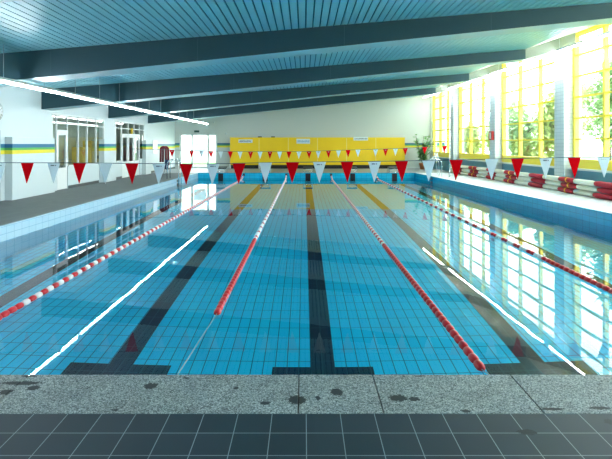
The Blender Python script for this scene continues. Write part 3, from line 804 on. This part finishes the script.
# A-frame by right windows
r = empty('step_frame', (6.72, 26.6, 0), 0, label='thin chrome folding frame on the right deck beyond the ladder', cat='frame')
for yy in (-.2, .2):
    mb = MB(); mb.tube([(-.35, yy, .01), (.1, yy, 1.15)], .015, 6); mb.obj('front_leg', M['chrome'], r)
    mb = MB(); mb.tube([(.1, yy, 1.15), (.22, yy, .01)], .015, 6); mb.obj('rear_leg', M['chrome'], r)
for t in (.25, .55, .85):
    mb = MB(); x_ = -.35 + .45 * t; mb.tube([(x_, -.2, 1.14 * t), (x_, .2, 1.14 * t)], .012, 6); mb.obj('rung', M['chrome'], r)

# ------------------------------------------------------------------ foam booms along the window wall
def boom(level, label):
    R = .083
    z = R + level * (2 * R + .004) + .004
    r = empty('foam_boom', (*rw(0, -.45), 0), TH, label=label, cat='foam float', group='foam floats stacked under the windows')
    u = -9.5; red = (level % 2 == 0); i = 0
    def path(t): return (.045 * math.sin(t * 1.15 + .5) + .02 * math.sin(t * 3 + level) - .02 * level * (-1) ** level * .5, t, z)
    off = (.12, -.05, .06)[level]
    cols = True
    while u < 11.2:
        ln = 1.05
        u1 = u + ln
        pts = [path(u + off + (ln) * k / 6) for k in range(7)]
        rad = [R * .78] + [R] * 5 + [R * .78]
        mb = MB(); mb.tube(pts, R, 14, 0, rad)
        o = mb.obj('segment', M['foam_red'] if cols else M['foam_white'], r); o['label'] = 'dark red segment' if cols else 'cream segment'
        if cols and i % 8 in (0, 4):
            a, b = path(u + off + .45), path(u + off + .53)
            mb = MB(); mb.tube([a, b], R + .004, 14); s = mb.obj('strap', M['strap'], o); s['label'] = 'orange strap'
        cols = not cols; u = u1; i += 1
boom(0, 'bottom red and cream foam boom lying on the right deck')
boom(1, 'middle red and cream foam boom of the stack under the windows')
boom(2, 'topmost red and cream foam boom of the stack under the windows')

# ------------------------------------------------------------------ potted plant
px_, py_ = 7.5, 32.6
r = empty('potted_plant', (px_, py_, 0), 0, label='leafy green potted plant right of the yellow screen', cat='plant')
mb = MB(); mb.lathe([(.16, 0), (.22, .34), (.24, .34), (.24, .40), (.20, .40)], 18); mb.obj('pot', M['terracotta'], r)
mb = MB(); mb.lathe([(.20, .36), (.20, .385)], 16); mb.obj('soil', M['soil'], r)
random.seed(3); mb = MB(); tips = []
for k in range(12):
    a = random.uniform(0, 2 * PI); rr = random.uniform(.2, .75); h = random.uniform(1.1, 2.25)
    pts = [(0.02 * math.cos(a), .02 * math.sin(a), .37), (rr * .4 * math.cos(a), rr * .4 * math.sin(a), .4 + (h - .4) * .5), (rr * math.cos(a) + .18, rr * math.sin(a), h)]
    mb.tube(pts, .014, 5); tips.append(pts)
mb.obj('stem', M['bark'], r)
def leaf(mb, p, d, l, w):
    d = d.normalized(); s_ = d.cross(Vector((random.uniform(-.4, .4), random.uniform(-.4, .4), 1))).normalized() * w; n_ = Vector((0, 0, -.12 * l))
    mb.add([p, p + d * l * .45 + s_, p + d * l + n_, p + d * l * .45 - s_], [(0, 1, 2), (0, 2, 3)], 0)
mb = MB()
for pts in tips:
    A, B, D = [Vector(p) for p in pts]
    for k in range(48):
        t = random.uniform(.15, 1); p = A.lerp(B, t * 2) if t < .5 else B.lerp(D, t * 2 - 1)
        a = random.uniform(0, 2 * PI); d = Vector((math.cos(a), math.sin(a), random.uniform(-.3, .6)))
        leaf(mb, p + Vector((random.uniform(-.06, .06), random.uniform(-.06, .06), random.uniform(-.05, .05))), d, random.uniform(.17, .28), random.uniform(.05, .085))
mb.obj('foliage', M['leaf'], r)

# ------------------------------------------------------------------ outdoors
mb = MB(); mb.slab([(9.6, -15), (90, -15), (90, 120), (-60, 120), (-60, 34.5), (8.9, 34.5)], -.7, -.5)
struct(mb.obj('ground', M['grass']), 'lawn outside the windows', 'ground')
def tree(x, y, h, rad, mat, label, seed):
    random.seed(seed)
    r = empty('garden_tree', (x, y, -.5), 0, label=label, cat='tree', group='trees outside the yellow windows')
    mb = MB(); lean = random.uniform(-.4, .4)
    mb.tube([(0, 0, 0), (lean * .3, 0, h * .35), (lean, .1, h * .85)], .15, 7, radii=[.17, .12, .04])
    for k in range(7):
        a = random.uniform(0, 2 * PI); z = h * random.uniform(.3, .7)
        mb.tube([(lean * z / h, 0, z), (rad * .6 * math.cos(a), rad * .6 * math.sin(a), z + h * .18)], .05, 5, radii=[.06, .02])
    mb.obj('trunk', M['bark'], r)
    mb = MB()
    bl = [(Vector((random.uniform(-1, 1) * rad * .6, random.uniform(-1, 1) * rad * .6, h * random.uniform(.35, .9))), rad * random.uniform(.35, .6)) for _ in range(16)]
    for c, R_ in bl:
        for k in range(190):
            d = Vector((random.gauss(0, 1), random.gauss(0, 1), random.gauss(0, 1))).normalized()
            p = c + d * R_ * random.uniform(.5, 1.0) ; dd = Vector((random.gauss(0, 1), random.gauss(0, 1), random.gauss(0, .6)))
            leaf(mb, p, dd, random.uniform(.24, .42), random.uniform(.08, .15))
    mb.obj('foliage', mat, r)
tr = [(14.6, 24.2, 6.6, 1.5, 'tree_a', 'tall green tree outside the rightmost visible window'),
      (13.6, 20.6, 3.6, 1.0, 'tree_b', 'low yellow green tree outside the rightmost visible window'),
      (18.6, 29.4, 7.2, 2.0, 'tree_a', 'pale green tree behind the second brick pillar from the right'),
      (13.9, 28.2, 4.6, 1.2, 'tree_b', 'yellow green young tree outside the window right of the red box'),
      (13.6, 32.2, 3.8, 1.1, 'tree_a', 'small green tree outside the window right of the red box'),
      (18.2, 35.6, 6.4, 2.0, 'tree_b', 'broad yellow green tree outside the third window from the right'),
      (14.4, 38.0, 4.6, 1.3, 'tree_a', 'green tree outside the window left of the red box'),
      (18.6, 44.6, 6.0, 2.2, 'tree_a', 'green tree far outside the leftmost window bay'),
      (14.6, 45.0, 4.4, 1.5, 'tree_b', 'yellow green tree outside the leftmost window bay'),
      (24.0, 40.5, 8.0, 2.6, 'tree_a', 'tall green tree far out in the garden')]
for i, (x, y, h, rr, m, lab) in enumerate(tr): tree(x, y, h, rr, M[m], lab, 30 + i)
# building beyond the far doors
r = empty('apartment_building', (-24, 62, -.5), 0, label='pale building with rows of small windows beyond the far doors', cat='building')
mb = MB(); mb.box(0, 14, 0, 8, 0, 9); mb.obj('wall', M['facade'], r)
for i in range(4):
    for j in range(3):
        mb = MB(); mb.box(1.2 + i * 3.2, 2.6 + i * 3.2, -.02, .05, 1.2 + j * 2.5, 2.5 + j * 2.5); mb.obj('window', M['facade_glass'], r)
mb = MB(); mb.box(-.3, 14.3, -.3, 8.3, 9, 9.3); mb.obj('roof', M['grey_metal'], r)

# ------------------------------------------------------------------ light
w = bpy.data.worlds.new('World'); sc.world = w; w.use_nodes = True
nt = w.node_tree; nt.nodes.clear()
wo = nt.nodes.new('ShaderNodeOutputWorld'); bg = nt.nodes.new('ShaderNodeBackground')
tc = nt.nodes.new('ShaderNodeTexCoord'); sp = nt.nodes.new('ShaderNodeSeparateXYZ'); cr = nt.nodes.new('ShaderNodeValToRGB')
nt.links.new(tc.outputs['Generated'], sp.inputs[0]); nt.links.new(sp.outputs[2], cr.inputs[0])
cr.color_ramp.elements[0].position = 0.0; cr.color_ramp.elements[0].color = (1.0, 1.0, 0.96, 1)
cr.color_ramp.elements[1].position = 0.8; cr.color_ramp.elements[1].color = (0.72, 0.88, 1.0, 1)
nt.links.new(cr.outputs[0], bg.inputs[0]); bg.inputs[1].default_value = 4.8
nt.links.new(bg.outputs[0], wo.inputs[0])
w.cycles.sampling_method = 'MANUAL'; w.cycles.sample_map_resolution = 256
for bi, (u0, u1) in enumerate(bays):
    if u1 - u0 < 2: continue
    ld = bpy.data.lights.new('window_portal', 'AREA'); ld.shape = 'RECTANGLE'; ld.size = u1 - u0; ld.size_y = 4.3
    ld.cycles.is_portal = True
    lo = bpy.data.objects.new('window_portal', ld); C.objects.link(lo)
    p_ = rw((u0 + u1) / 2, .36); lo.location = (*p_, 3.15)
    lo.rotation_euler = (PI / 2, 0, PI / 2 + TH)      # -Z axis towards the room
ld = bpy.data.lights.new('door_portal', 'AREA'); ld.shape = 'RECTANGLE'; ld.size = 2.3; ld.size_y = 2.1; ld.cycles.is_portal = True
lo = bpy.data.objects.new('door_portal', ld); C.objects.link(lo); lo.location = (-6.96, YF + .3, 1.15); lo.rotation_euler = (-PI / 2, 0, 0)

# ------------------------------------------------------------------ camera
cd = bpy.data.cameras.new('Camera'); cam = bpy.data.objects.new('Camera', cd); C.objects.link(cam); sc.camera = cam
cam.location = (0, 0, 1.6); cam.rotation_euler = (PI / 2, 0, 0)
cd.sensor_width = 36; cd.sensor_fit = 'HORIZONTAL'; cd.lens = F / 612 * 36
cd.shift_x = 2 / 612; cd.shift_y = -(229.5 - 144) / 612
cd.clip_end = 300

cy = sc.cycles
cy.max_bounces = 12; cy.diffuse_bounces = 6; cy.glossy_bounces = 6; cy.transmission_bounces = 8; cy.transparent_max_bounces = 12
cy.caustics_reflective = True; cy.caustics_refractive = True; cy.sample_clamp_indirect = 60.0
cy.use_denoising = True; cy.blur_glossy = 0.3
sc.view_settings.view_transform = 'Standard'; sc.view_settings.look = 'None'
sc.view_settings.exposure = 1.42; sc.view_settings.gamma = 1; sc.view_settings.use_curve_mapping = False
